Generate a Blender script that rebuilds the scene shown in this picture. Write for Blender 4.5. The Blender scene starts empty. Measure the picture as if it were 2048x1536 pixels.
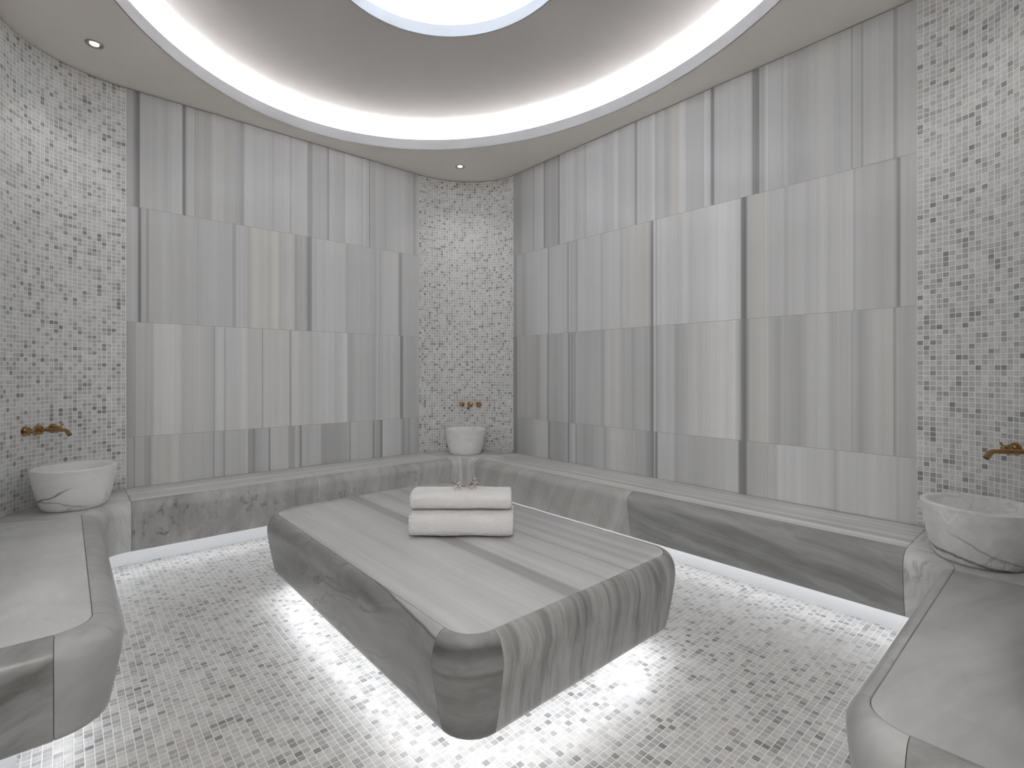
import bpy, bmesh, math, random
from mathutils import Vector, Matrix, noise

# ---------------------------------------------------------------- camera, world, exposure
SC = 1.17                      # all lengths below are written in units of 1.17 m and scaled at the end
scene = bpy.context.scene
COL = scene.collection
FWD = Vector((0.6626, 0.7490, 0.0)).normalized()
cam_data = bpy.data.cameras.new('camera')
cam_data.sensor_width = 36.0
cam_data.lens = 36.0 * 1010.0 / 2048.0
cam_data.shift_y = -25.0 / 2048.0
cam_data.clip_start = 0.02
cam = bpy.data.objects.new('camera', cam_data)
COL.objects.link(cam)
cam.location = (0, 0, 1.03)
cam.rotation_euler = FWD.to_track_quat('-Z', 'Y').to_euler()
scene.camera = cam

world = bpy.data.worlds.new('world')
scene.world = world
world.use_nodes = True
world.node_tree.nodes['Background'].inputs[0].default_value = (0.9, 0.95, 1.0, 1)
world.node_tree.nodes['Background'].inputs[1].default_value = 0.0

scene.view_settings.view_transform = 'Standard'
scene.view_settings.look = 'None'
scene.view_settings.gamma = 1.0
scene.view_settings.use_curve_mapping = False
scene.view_settings.exposure = 1.36
scene.cycles.max_bounces = 12
scene.cycles.diffuse_bounces = 8
scene.cycles.sample_clamp_indirect = 6.0
scene.cycles.caustics_reflective = False
scene.cycles.caustics_refractive = False

COVE_POWER = 22.0
DOME_POWER = 13.0
BENCH_POWER = 5.0
SLAB_POWER = 8.0
FILL_POWER = 50.0  # added frontal fill from behind the camera
SPOT_POWER = 3.5

# ---------------------------------------------------------------- metric layout (before scaling)
ZC = 2.61               # ceiling
ZB = 0.38               # bench and slab tops
XL, YL = -0.246, 3.525  # left side wall, far left wall
XR, YN = 2.695, -0.036  # right wall, near wall
RW = 0.50               # radius of the mosaic corners
PITCH = 0.0211          # mosaic pitch
STRIPES_BACK = [
    "0.253,140,0 0.2752,142,0 0.282,138,0 0.2932,118,0 0.3068,102,0 0.3136,108,0 0.3182,150,0 0.362,150,0 0.4091,152,0 0.433,147,0 0.4694,155,0 0.5114,157,0 0.5164,155,0 0.5214,106,0 0.5289,103,0 0.5415,148,0 0.5695,155,0 0.5772,158,0 0.5797,138,0 0.5874,146,.2 0.6082,146,.5 0.6608,145,.6 0.6822,156,.4 0.7283,158,0 0.7365,150,.6 0.7753,150,.3 0.7921,150,0 0.8204,145,0 0.8261,138,0 0.8491,140,0 0.852,162,0 0.9133,160,0 1.0129,157,0 1.0191,150,0 1.0346,159,0 1.1231,163,0 1.1327,147,0 1.1424,158,0 1.2416,165,0 1.2483,135,0 1.2755,140,0 1.2823,156,0 1.3763,155,0 1.3905,128,0 1.3977,163,0 1.507,150,0 1.5145,165,0 1.6325,162,0 1.6427,145,0 1.6505,163,0 1.6935,160,0 1.6995,125,0 1.7074,152,0 1.7436,148,0 1.7599,158,0 1.8174,155,0 1.8257,150,0 1.8761,160,0 1.9972,160,0 2.006,150,0 2.0193,158,0 2.0327,148,0 2.0506,152,0 2.0844,140,0 2.1004,150,0 2.1233,150,0",
    "0.253,145,0 0.2932,148,0 0.3045,140,0 0.3091,105,0 0.3182,100,0 0.3227,142,0 0.3388,148,0 0.3457,130,0 0.3527,128,0 0.3597,148,0 0.3737,150,0 0.4091,148,0 0.433,152,0 0.5189,150,0 0.5874,152,0 0.6004,147,0 0.6082,154,0 0.6875,155,0 0.7697,155,0 0.7809,157,0 0.7865,138,0 0.8006,143,0 0.8062,160,0 0.8693,158,0 0.8722,150,.6 0.8985,162,.8 0.9431,165,.6 1.0098,158,.8 1.0222,165,.8 1.0533,163,.7 1.0658,150,.4 1.0753,158,.3 1.1295,163,.2 1.1554,162,.2 1.1652,140,.5 1.1882,150,0 1.2348,150,0 1.2483,125,0 1.2687,120,0 1.2789,155,0 1.3133,160,0 1.4012,163,0 1.5107,162,0 1.5257,150,.2 1.5672,155,0 1.6442,158,0 1.7235,155,0 1.7436,147,0 1.7558,152,0 1.7721,158,0 1.7844,150,0 1.805,160,0 1.9102,160,0 1.936,158,0 1.949,122,0 1.9664,128,0 1.9752,150,0 2.0641,148,0 2.1233,150,0",
    "0.253,130,.4 0.2909,140,.4 0.2932,128,0 0.2977,150,0 0.3273,152,0 0.3434,145,0 0.3667,150,.3 0.3737,146,0 0.3807,163,0 0.421,165,.2 0.5064,166,0 0.5164,155,0 0.5567,158,.4 0.6082,162,.4 0.6608,155,0 0.6795,150,.4 0.6849,138,0 0.6902,164,0 0.7338,165,0 0.742,138,.6 0.7475,160,0 0.7978,162,0 0.8491,165,.4 0.8664,165,.3 0.8722,157,0 0.9281,162,0 0.9521,160,0 0.9581,130,.8 0.9641,162,.3 1.0533,162,.3 1.0658,165,0 1.1231,160,.3 1.1327,126,.8 1.1424,165,.3 1.2348,160,.4 1.2687,155,0 1.3306,163,0 1.43,163,0 1.4372,157,0 1.5107,168,0 1.5257,165,0 1.5332,143,0 1.5862,150,0 1.6638,155,0 1.7235,153,0 1.7436,145,0 1.7639,158,0 1.7762,145,0 1.7926,155,0 1.8676,160,0 1.949,158,0 1.9577,112,0 1.9752,114,0 1.9839,150,0 2.0193,143,0 2.1233,148,0",
    "0.253,135,.4 0.282,140,0 0.2887,118,.4 0.2955,145,0 0.3342,145,0 0.3388,128,0 0.3457,142,0 0.362,128,0 0.3737,150,.4 0.494,158,.4 0.5064,150,.4 0.6082,155,0 0.6608,150,0 0.6741,150,0 0.6795,122,0 0.6875,155,0 0.731,150,0 0.7365,122,0 0.7448,155,0 0.8261,150,0 0.8693,158,0 0.8751,128,0 0.8927,135,0 0.9044,118,0 0.9222,140,0 0.9732,150,0 0.9945,148,0 1.0006,105,.5 1.0098,158,.4 1.1134,155,.4 1.1231,138,0 1.1587,140,0 1.1652,155,0 1.1882,150,0 1.1982,112,0 1.2114,150,0 1.3306,155,0 1.3446,133,0 1.4012,138,0 1.4737,140,0 1.5369,150,0 1.5482,116,0 1.5558,155,0 1.7235,150,0 1.7315,108,0 1.7396,140,0 1.7803,140,0 1.7967,103,0 1.8091,160,0 1.9534,152,0 1.9796,128,0 2.0016,145,0 2.0327,128,0 2.0506,150,0 2.1233,132,0",
]
STRIPES_RIGHT = [
    "3.0464,125,0 2.9509,125,0 2.9101,140,0 2.8082,145,0 2.7915,128,0 2.7805,150,0 2.6887,155,0 2.6834,112,0 2.6676,135,0 2.6207,142,0 2.5445,140,0 2.5295,112,0 2.5195,155,0 2.3987,160,0 2.3753,150,0 2.3062,158,0 2.2837,148,0 2.2569,162,0 2.2173,158,0 2.1527,162,-.4 2.09,152,0 2.0491,160,0 2.0209,165,0 1.9892,152,0 1.9308,162,0 1.8815,160,0 1.8703,128,0 1.8629,120,0 1.8554,160,0 1.7648,160,0 1.7436,168,0 1.7331,168,0 1.7261,150,0 1.7019,158,0 1.678,158,0 1.651,150,0 1.6177,155,0 1.6111,160,.8 1.5785,160,.8 1.5623,168,0 1.5305,168,0 1.5179,155,0 1.438,155,0 1.417,150,0 1.4111,168,0 1.3846,165,0 1.3758,152,0 1.37,113,0 1.3584,113,0 1.3498,155,0 1.3212,160,0 1.2383,158,0 1.1589,160,0 1.1512,150,0 1.1434,118,0 1.1129,113,0 1.1104,150,0 1.0904,143,0 1.083,158,0 1.0731,165,0 1.0706,162,0 1.0657,153,0 1.0462,155,0 1.0102,155,0 0.9984,147,0 0.9866,158,0 0.9703,147,0 0.9178,143,0 0.8844,150,0 0.8303,155,.4 0.7987,155,0 0.7677,150,0 0.7272,153,0 0.7035,155,0 0.7015,122,0 0.6956,150,0 0.6685,150,0 0.6609,130,0 0.6532,150,0 0.5936,152,0 0.5486,152,0 0.5433,128,0 0.5345,133,0 0.5275,150,0 0.4626,150,0",
    "3.0464,130,0 3.0102,135,0 3.0042,102,0 2.9923,138,0 2.9044,135,0 2.8643,145,0 2.7805,150,0 2.6729,158,0 2.6467,158,0 2.6414,116,0 2.6259,150,0 2.5195,155,0 2.4511,155,0 2.4415,122,0 2.4319,155,0 2.3753,150,0 2.3613,138,0 2.3382,165,0 2.3199,155,0 2.3017,160,0 2.2747,155,0 2.1527,160,0 2.1401,148,0 2.1191,158,0 2.09,160,0 2.009,163,0 1.9892,160,.3 1.9774,150,0 1.9657,158,.2 1.9117,162,.3 1.874,158,.3 1.8554,160,.6 1.7826,160,.8 1.7648,150,0 1.7542,118,0 1.7436,116,0 1.7401,172,0 1.7261,170,0 1.7227,128,0 1.7157,168,0 1.678,172,0 1.6276,165,0 1.5882,165,0 1.5785,158,0 1.5305,168,0 1.4992,162,0 1.4683,165,0 1.4081,168,0 1.3642,172,0 1.3212,175,0 1.2383,172,0 1.2114,165,0 1.2034,112,0 1.1876,97,0 1.1771,112,0 1.1719,150,0 1.1332,155,.4 1.083,160,.7 1.0731,165,.5 1.0584,155,0 0.9984,158,0 0.9819,147,0 0.9634,155,0 0.9178,158,0 0.8844,153,0 0.8517,160,0 0.8091,162,0 0.7883,155,.2 0.7473,160,0 0.7173,158,0 0.6976,160,0 0.6917,143,0 0.684,153,0 0.64,150,0 0.5936,145,0 0.5486,148,0 0.5362,140,0 0.531,112,.3 0.524,115,0 0.517,148,0 0.4626,148,0",
    "3.0464,125,0 2.9923,108,0 2.9804,135,0 2.8361,140,.5 2.7532,135,.5 2.6729,150,.5 2.6519,148,0 2.6414,112,0 2.6259,140,0 2.5195,142,0 2.4463,150,0 2.4367,112,0 2.4224,140,0 2.3987,122,0 2.3893,145,0 2.3753,126,0 2.3659,150,0 2.3062,150,0 2.2747,140,0 2.2392,148,0 2.1527,152,0 2.1316,138,0 2.1024,155,0 2.009,158,.3 1.9696,150,.4 1.9117,150,0 1.8928,143,0 1.837,150,0 1.7719,148,0 1.7542,115,0 1.7436,110,0 1.7366,160,.3 1.7227,150,0 1.7157,135,0 1.7088,152,0 1.678,158,0 1.6111,155,0 1.5817,138,0 1.5464,148,0 1.4992,155,.4 1.438,160,.3 1.3498,170,.3 1.2383,170,.2 1.2141,152,0 1.2008,112,0 1.185,103,0 1.1719,130,0 1.1589,150,0 1.1079,155,.5 1.0706,158,.5 1.0584,150,0 1.0102,143,0 0.9984,150,0 0.9634,143,0 0.9178,141,0 0.8735,155,0 0.8091,158,0 0.7779,147,0 0.7575,150,0 0.7074,155,0 0.6996,138,0 0.6917,150,0 0.6685,136,0 0.6494,142,0 0.612,152,.5 0.5486,152,.4 0.5415,123,0 0.5345,145,0 0.4626,148,.3",
    "3.0464,125,0 2.9923,108,0 2.9744,130,0 2.8361,138,0 2.7641,150,0 2.6467,155,0 2.6311,106,0 2.6156,135,0 2.5195,132,0 2.4463,140,0 2.4367,100,0 2.4224,148,0 2.3753,150,0 2.3659,122,0 2.352,145,0 2.2837,135,0 2.2392,140,0 2.1316,150,0 2.1149,138,0 2.0491,160,.4 1.9696,155,.5 1.8928,145,0 1.8006,145,0 1.7648,125,0 1.7436,108,0 1.7331,150,0 1.7192,100,0 1.7088,155,0 1.6111,155,0 1.5882,143,0 1.5305,150,0 1.4683,146,0 1.4081,150,0 1.3498,152,0 1.2655,160,0 1.2248,160,0 1.2141,112,0 1.1823,106,0 1.1719,145,0 1.1205,150,0 1.0706,155,.4 1.0293,152,.4 1.0149,165,0 0.9178,163,0 0.8517,158,0 0.7883,160,.1 0.7656,147,0 0.7473,160,0 0.6494,158,0 0.64,162,0 0.5398,158,.3 0.531,148,0 0.5222,158,.2 0.4626,150,0",
]

# ---------------------------------------------------------------- helpers
def lin(v):
    v = v / 255.0
    return v / 12.92 if v <= 0.04045 else ((v + 0.055) / 1.055) ** 2.4

def rgb(r, g, b, k=1.0):
    return (min(lin(r) * k, .95), min(lin(g) * k, .95), min(lin(b) * k, .95), 1.0)

def link(name, me, mat=None, parent=None):
    o = bpy.data.objects.new(name, me)
    COL.objects.link(o)
    if mat is not None and me is not None:
        me.materials.append(mat)
    if parent is not None:
        o.parent = parent
    return o

def finish(bm, name, mat, parent=None, smooth=None):
    bmesh.ops.recalc_face_normals(bm, faces=bm.faces)
    me = bpy.data.meshes.new(name)
    bm.to_mesh(me)
    bm.free()
    if smooth is not None:
        me.polygons.foreach_set('use_smooth', [True] * len(me.polygons))
        me.set_sharp_from_angle(angle=math.radians(smooth))
    return link(name, me, mat, parent)

def empty(name, loc=(0, 0, 0), rz=0.0):
    o = bpy.data.objects.new(name, None)
    o.empty_display_size = 0.1
    COL.objects.link(o)
    o.location = loc
    o.rotation_euler = (0, 0, rz)
    return o

def tag(o, label, cat, group=None):
    o['label'] = label
    o['category'] = cat
    if group:
        o['group'] = group
    return o

def structure(o, label=None):
    o['kind'] = 'structure'
    if label:
        o['label'] = label
    return o

def set_uv(bm, fn):
    uvl = bm.loops.layers.uv.verify()
    for f in bm.faces:
        for l in f.loops:
            l[uvl].uv = fn(l.vert.co, f)

# ---------------------------------------------------------------- node helper
class NT:
    def __init__(self, name):
        self.m = bpy.data.materials.new(name)
        self.m.use_nodes = True
        self.t = self.m.node_tree
        self.t.nodes.clear()
        self.out = self.t.nodes.new('ShaderNodeOutputMaterial')
        self.b = self.t.nodes.new('ShaderNodeBsdfPrincipled')
        self.t.links.new(self.b.outputs[0], self.out.inputs[0])
    def n(self, kind, **kw):
        nd = self.t.nodes.new(kind)
        for k, v in kw.items():
            setattr(nd, k, v)
        return nd
    def l(self, a, b):
        self.t.links.new(a, b)
    def put(self, sock, v):
        if isinstance(v, bpy.types.NodeSocket):
            self.l(v, sock)
        else:
            sock.default_value = v
    def math(self, op, a, b=0.0, c=None, clamp=False):
        nd = self.n('ShaderNodeMath', operation=op, use_clamp=clamp)
        self.put(nd.inputs[0], a)
        self.put(nd.inputs[1], b)
        if c is not None:
            self.put(nd.inputs[2], c)
        return nd.outputs[0]
    def vmath(self, op, a, b=(0, 0, 0)):
        nd = self.n('ShaderNodeVectorMath', operation=op)
        self.put(nd.inputs[0], a)
        self.put(nd.inputs[1], b)
        return nd.outputs[0]
    def mapping(self, vec, scale=(1, 1, 1), rot=(0, 0, 0), loc=(0, 0, 0)):
        nd = self.n('ShaderNodeMapping')
        self.put(nd.inputs['Vector'], vec)
        nd.inputs['Scale'].default_value = scale
        nd.inputs['Rotation'].default_value = rot
        nd.inputs['Location'].default_value = loc
        return nd.outputs[0]
    def noise(self, vec, scale=1.0, detail=4.0, rough=0.5, dist=0.0):
        nd = self.n('ShaderNodeTexNoise')
        self.put(nd.inputs['Vector'], vec)
        nd.inputs['Scale'].default_value = scale
        nd.inputs['Detail'].default_value = detail
        nd.inputs['Roughness'].default_value = rough
        nd.inputs['Distortion'].default_value = dist
        return nd
    def ramp(self, fac, stops, interp='LINEAR'):
        nd = self.n('ShaderNodeValToRGB')
        nd.color_ramp.interpolation = interp
        e = nd.color_ramp.elements
        while len(e) > 1:
            e.remove(e[-1])
        e[0].position, e[0].color = stops[0]
        for p, c in stops[1:]:
            x = e.new(p)
            x.color = c
        self.put(nd.inputs[0], fac)
        return nd.outputs[0]
    def mix(self, fac, a, b, blend='MIX'):
        nd = self.n('ShaderNodeMix', data_type='RGBA', blend_type=blend)
        self.put(nd.inputs[0], fac)
        self.put(nd.inputs[6], a)
        self.put(nd.inputs[7], b)
        return nd.outputs[2]
    def maprange(self, v, a, b, c=0.0, d=1.0):
        nd = self.n('ShaderNodeMapRange', clamp=True)
        self.put(nd.inputs[0], v)
        for i, x in enumerate((a, b, c, d)):
            nd.inputs[i + 1].default_value = x
        return nd.outputs[0]
    def bump(self, h, dist, strength=1.0):
        nd = self.n('ShaderNodeBump')
        nd.inputs['Strength'].default_value = strength
        nd.inputs['Distance'].default_value = dist
        self.put(nd.inputs['Height'], h)
        self.l(nd.outputs[0], self.b.inputs['Normal'])
    def uv(self):
        return self.n('ShaderNodeTexCoord').outputs['UV']
    def obj(self):
        return self.n('ShaderNodeTexCoord').outputs['Object']

def plain(name, col, rough=0.5, metal=0.0, emit=None, power=0.0):
    t = NT(name)
    t.b.inputs['Base Color'].default_value = col
    t.b.inputs['Roughness'].default_value = rough
    t.b.inputs['Metallic'].default_value = metal
    if emit:
        t.b.inputs['Emission Color'].default_value = emit
        t.b.inputs['Emission Strength'].default_value = power
    return t.m

def paint(name, col, rough=0.8):
    t = NT(name)
    n = t.noise(t.obj(), 2.5, 3, 0.5)
    t.l(t.mix(t.math('MULTIPLY', n.outputs[0], 0.25), col, tuple(c * 0.93 for c in col[:3]) + (1,)), t.b.inputs['Base Color'])
    t.b.inputs['Roughness'].default_value = rough
    n2 = t.noise(t.obj(), 180, 2, 0.5)
    t.bump(n2.outputs[0], 0.0004, 0.15)
    return t.m

K = 2.05   # stone albedo over the shade seen in the room

def mosaic(name, grout, tiles, g=0.075, streak=0.35, tint=1.0, rough=0.35):
    """square stone mosaic in UV metres; every tile gets its own tone, tint and saw grain"""
    t = NT(name)
    v = t.vmath('SCALE', t.uv())
    v.node.inputs['Scale'].default_value = 1.0 / PITCH
    cell = t.vmath('FLOOR', v)
    fr = t.vmath('FRACTION', v)
    wn = t.n('ShaderNodeTexWhiteNoise', noise_dimensions='3D')
    t.l(cell, wn.inputs['Vector'])
    wn2 = t.n('ShaderNodeTexWhiteNoise', noise_dimensions='3D')
    t.l(t.vmath('ADD', cell, (37.3, 11.7, 5.1)), wn2.inputs['Vector'])
    tone = t.ramp(wn.outputs['Value'], tiles)
    # patches of slightly different batches
    patch = t.noise(t.vmath('SCALE', cell), 1.0, 2, 0.5)
    patch.inputs['Vector'].links[0].from_node.inputs['Scale'].default_value = 0.13
    tone = t.mix(t.maprange(patch.outputs[0], .3, .7, 0.0, 0.12), tone, (0.25, 0.25, 0.25, 1), 'MIX')
    hue = t.ramp(wn2.outputs['Value'], [(0.0, (1, .965, .90, 1)), (.25, (1.0, .985, .955, 1)), (.5, (1, 1, .99, 1)),
                                         (.75, (.965, .99, 1.0, 1)), (.9, (.94, .955, 1.0, 1)), (1.0, (1.0, .93, .88, 1))])
    tone = t.mix(tint * .55, tone, hue, 'MULTIPLY')
    # grain: stretched noise, direction chosen per tile
    a = t.noise(t.vmath('ADD', t.vmath('MULTIPLY', v, (0.6, 7.0, 1)), t.vmath('MULTIPLY', cell, (3.1, 5.7, 1))), 1.0, 3, 0.6, 0.6)
    b = t.noise(t.vmath('ADD', t.vmath('MULTIPLY', v, (7.0, 0.6, 1)), t.vmath('MULTIPLY', cell, (5.3, 2.9, 1))), 1.0, 3, 0.6, 0.6)
    sel = t.math('GREATER_THAN', wn2.outputs['Value'], 0.45)
    gr = t.mix(sel, a.outputs[0], b.outputs[0])
    shade = t.maprange(gr, 0.3, 0.7, 1.0 - streak, 1.0 + streak * 0.35)
    tone = t.mix(1.0, tone, shade, 'MULTIPLY')
    sep = t.n('ShaderNodeSeparateXYZ')
    t.l(fr, sep.inputs[0])
    dx = t.math('ABSOLUTE', t.math('SUBTRACT', sep.outputs[0], 0.5))
    dy = t.math('ABSOLUTE', t.math('SUBTRACT', sep.outputs[1], 0.5))
    e = t.math('MAXIMUM', dx, dy)
    mask = t.maprange(e, 0.5 - g - 0.02, 0.5 - g + 0.02, 0.0, 1.0)
    t.l(t.mix(mask, tone, grout), t.b.inputs['Base Color'])
    t.l(t.maprange(mask, 0, 1, rough, 0.8), t.b.inputs['Roughness'])
    t.bump(t.maprange(e, 0.5 - g - .07, 0.5 - g + .02, 1.0, 0.0), 0.0008, 0.55)
    return t.m

def g4(v, k=K, w=0.0):
    """grey stone shade; w > 0 warmer, w < 0 cooler"""
    x = lin(v) * k
    return (min(x * (1 + .035 * w), .93), min(x * (1 + .01 * w), .93), min(x * (1 - .06 * w), .93), 1)

def marble(name, light, dark, ang=0.0, fx=2.0, fy=20.0, dist=1.2, cloud=0.4, grain=0.2, vein=0.0,
           blotch=0.0, rough=0.28, seed=0.0, coord='UV', warm=0.0, lo=.32, hi=.62, wave=0.25, cuts=()):
    """veined grey stone: a stretched grain turned by ang, soft clouds, optional thin veins and speckled blotches"""
    t = NT(name)
    c = t.uv() if coord == 'UV' else t.obj()
    wob = t.noise(t.mapping(c, (1.6, 1.6, 1.6), loc=(seed, seed * .7, 0)), 1.0, 3, 0.5)
    c2 = t.vmath('ADD', c, t.vmath('MULTIPLY', t.vmath('SUBTRACT', wob.outputs['Color'], (.5, .5, .5)), (wave, wave, wave)))
    m = t.mapping(t.mapping(c2, rot=(0, 0, ang)), (fx, fy, fy), loc=(seed * 3.1, seed * 1.7, seed))
    n1 = t.noise(m, 1.0, 6, 0.6, dist * 0.3)
    n2 = t.noise(t.mapping(c2, (3.0, 3.0, 3.0), loc=(seed * 5.0, 3, 1)), 1.0, 4, 0.55, 0.8)
    n3 = t.noise(t.mapping(t.mapping(c2, rot=(0, 0, ang)), (fx * 3, fy * 6, fy * 6), loc=(seed, 0, 0)), 1.0, 3, 0.6)
    v = t.maprange(n1.outputs[0], lo, hi)
    v = t.math('ADD', t.math('MULTIPLY', v, 1.0 - cloud), t.math('MULTIPLY', t.maprange(n2.outputs[0], .3, .7), cloud))
    v = t.math('ADD', v, t.math('MULTIPLY', t.math('SUBTRACT', n3.outputs[0], .5), grain), clamp=True)
    col = t.mix(v, g4(dark, w=warm), g4(light, w=warm * .5))
    if vein > 0:
        vn = t.noise(t.mapping(t.mapping(c2, rot=(0, 0, ang + .25)), (fx * .9, fy * .35, fy * .35), loc=(seed * 2, 9, 4)), 1.0, 5, 0.55, 1.0)
        d = t.math('ABSOLUTE', t.math('SUBTRACT', vn.outputs[0], 0.5))
        d = t.math('MULTIPLY', t.maprange(d, 0.0, 0.022, 1.0, 0.0), t.maprange(n2.outputs[0], .42, .62))
        col = t.mix(t.math('MULTIPLY', d, vein), col, g4(dark * .62, w=warm))
    if blotch > 0:
        bn = t.noise(t.mapping(c2, (30, 22, 30), loc=(seed, 1, 0)), 1.0, 5, 0.65, 0.5)
        reg = t.noise(t.mapping(c2, (3.5, 3.5, 3.5), loc=(seed + 4.2, 8, 0)), 1.0, 2, 0.5)
        bb = t.math('MULTIPLY', t.maprange(bn.outputs[0], .53, .66), t.maprange(reg.outputs[0], .48, .62))
        col = t.mix(t.math('MULTIPLY', bb, blotch), col, g4(70))
    for nx, ny, nz, c0, w, strength, mx, my, m0, m1 in cuts:      # single veins: thin wobbling planes through the block
        sp_ = t.n('ShaderNodeSeparateXYZ')
        t.l(c, sp_.inputs[0])
        dd = t.math('ADD', t.math('ADD', t.math('MULTIPLY', sp_.outputs[0], nx), t.math('MULTIPLY', sp_.outputs[1], ny)), t.math('MULTIPLY', sp_.outputs[2], nz))
        wv = t.noise(t.mapping(c, (9, 9, 9), loc=(seed, c0 * 50, 0)), 1.0, 5, .6)
        dd = t.math('ADD', t.math('SUBTRACT', dd, c0 * SC), t.math('MULTIPLY', t.math('SUBTRACT', wv.outputs[0], .5), .045))
        mk = t.maprange(t.math('ABSOLUTE', dd), 0.0, w * SC, strength, 0.0)
        along = t.math('ADD', t.math('MULTIPLY', sp_.outputs[0], mx), t.math('MULTIPLY', sp_.outputs[1], my))
        mk = t.math('MULTIPLY', mk, t.maprange(along, m0 * SC, m1 * SC, 1.0, 0.0))
        col = t.mix(mk, col, g4(72, w=-.1))
    t.l(col, t.b.inputs['Base Color'])
    t.b.inputs['Roughness'].default_value = rough
    t.b.inputs['Specular IOR Level'].default_value = .32
    return t.m

# ---------------------------------------------------------------- materials
M = {}
TILES = [(0.0, g4(172)), (.38, g4(164)), (.66, g4(155)), (.82, g4(145)), (.92, g4(128)), (1.0, g4(104))]
M['mosaic_wall'] = mosaic('stone_mosaic_wall', g4(196), TILES, g=.062)
KF = 1.55
FT = [(0.0, g4(172, KF, .4)), (.38, g4(163, KF, .4)), (.66, g4(154, KF, .4)), (.83, g4(143, KF, .4)), (.93, g4(127, KF, .4)), (1.0, g4(104, KF, .3))]
M['mosaic_floor'] = mosaic('stone_mosaic_floor', g4(186, KF, .4), FT, g=.05, streak=.28)
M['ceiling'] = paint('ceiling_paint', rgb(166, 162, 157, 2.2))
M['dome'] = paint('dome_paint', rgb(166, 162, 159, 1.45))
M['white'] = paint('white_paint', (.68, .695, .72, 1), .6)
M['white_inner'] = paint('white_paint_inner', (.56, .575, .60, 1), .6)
M['kick'] = plain('white_skirting', (.64, .64, .64, 1), .4)
M['grout'] = plain('grey_joint', rgb(98, 98, 100), .9)
M['core'] = plain('wall_core', rgb(120, 118, 116), .9)
LED = (.93, .965, 1.0, 1)
M['led_cove'] = plain('cove_led', (.8, .8, .8, 1), .5, emit=LED, power=COVE_POWER)
M['led_dome'] = plain('recess_led', (.8, .8, .8, 1), .5, emit=LED, power=DOME_POWER)
M['led_bench'] = plain('bench_led', (.8, .8, .8, 1), .5, emit=(.93, .95, 1, 1), power=BENCH_POWER)
M['led_slab'] = plain('slab_led', (.8, .8, .8, 1), .5, emit=(.93, .95, 1, 1), power=SLAB_POWER)
M['brass'] = plain('aged_brass', (.40, .245, .11, 1), .14, 1.0)
M['dark'] = plain('dark_opening', (.02, .015, .01, 1), .6)
M['chrome'] = plain('satin_metal', (.42, .43, .43, 1), .3, 1.0)
M['added_fill'] = plain('fill_light_glow', (.9, .9, .9, 1), .4, emit=(1, .98, .95, 1), power=FILL_POWER)  # glowing disc of the added fill light
M['lens'] = plain('lamp_lens', (.9, .9, .9, 1), .3, emit=(1, .98, .95, 1), power=1.6)

def wall_stone():
    t = NT('striped_wall_marble')
    at = t.n('ShaderNodeAttribute', attribute_name='stripe')
    uv = t.uv()
    n = t.noise(t.mapping(uv, (160, 2.2, 1)), 1.0, 3, .6)
    n2 = t.noise(t.mapping(uv, (2.2, 1.2, 1)), 1.0, 3, .5)
    n3 = t.noise(uv, 420, 2, .6)
    k = t.math('ADD', t.maprange(n.outputs[0], .3, .7, .975, 1.025), t.maprange(n2.outputs[0], .3, .7, -.03, .03))
    k = t.math('ADD', k, t.maprange(n3.outputs[0], .3, .7, -.02, .02))
    t.l(t.mix(1.0, at.outputs['Color'], k, 'MULTIPLY'), t.b.inputs['Base Color'])
    t.b.inputs['Roughness'].default_value = .17
    t.b.inputs['Specular IOR Level'].default_value = .22
    return t.m
M['wall_stone'] = wall_stone()

def slab_top():
    """long stripes that run the length of the slab, the broad dark one a little off centre"""
    t = NT('slab_top_marble')
    uv = t.uv()
    wob = t.noise(t.mapping(uv, (1.2, .8, 1)), 1.0, 3, .5)
    sep = t.n('ShaderNodeSeparateXYZ')
    t.l(uv, sep.inputs[0])
    x = t.math('ADD', sep.outputs[0], t.math('MULTIPLY', t.math('SUBTRACT', wob.outputs[0], .5), .035))
    st = [(.70, 150), (.745, 172), (.80, 170), (.86, 176), (.90, 170), (.97, 177), (1.03, 172), (1.075, 166), (1.09, 146), (1.135, 143),
          (1.15, 170), (1.20, 178), (1.262, 166), (1.268, 154), (1.274, 172), (1.33, 176), (1.372, 168), (1.378, 142), (1.386, 170), (1.43, 176),
          (1.46, 160), (1.485, 174), (1.53, 162), (1.56, 176), (1.60, 166), (1.64, 172)]
    a, b = .70, 1.64
    col = t.ramp(t.maprange(x, a, b), [((p - a) / (b - a), g4(v, 1.42)) for p, v in st])
    n = t.noise(t.mapping(uv, (70, 2.0, 1)), 1.0, 5, .6, .2)
    n2 = t.noise(t.mapping(uv, (3, 2.0, 1)), 1.0, 4, .5, .5)
    k = t.math('ADD', t.maprange(n.outputs[0], .3, .7, .93, 1.06), t.maprange(n2.outputs[0], .3, .7, -.04, .03))
    t.l(t.mix(1.0, col, k, 'MULTIPLY'), t.b.inputs['Base Color'])
    t.b.inputs['Roughness'].default_value = .25
    return t.m
M['slab_top'] = slab_top()
R_ = math.radians
M['slab_left'] = marble('slab_left_marble', 124, 80, ang=R_(8), fx=1.1, fy=9, cloud=.35, vein=.55, seed=3.3, warm=.1, wave=.5)
M['slab_front'] = marble('slab_front_marble', 132, 82, ang=R_(90), fx=1.2, fy=34, cloud=.3, grain=.35, vein=.25, seed=6.1, warm=.3, wave=.12)
M['slab_corner'] = marble('slab_corner_marble', 150, 84, ang=0, fx=2.2, fy=8, cloud=.5, vein=.5, seed=1.9, warm=.1, wave=.4)
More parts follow.
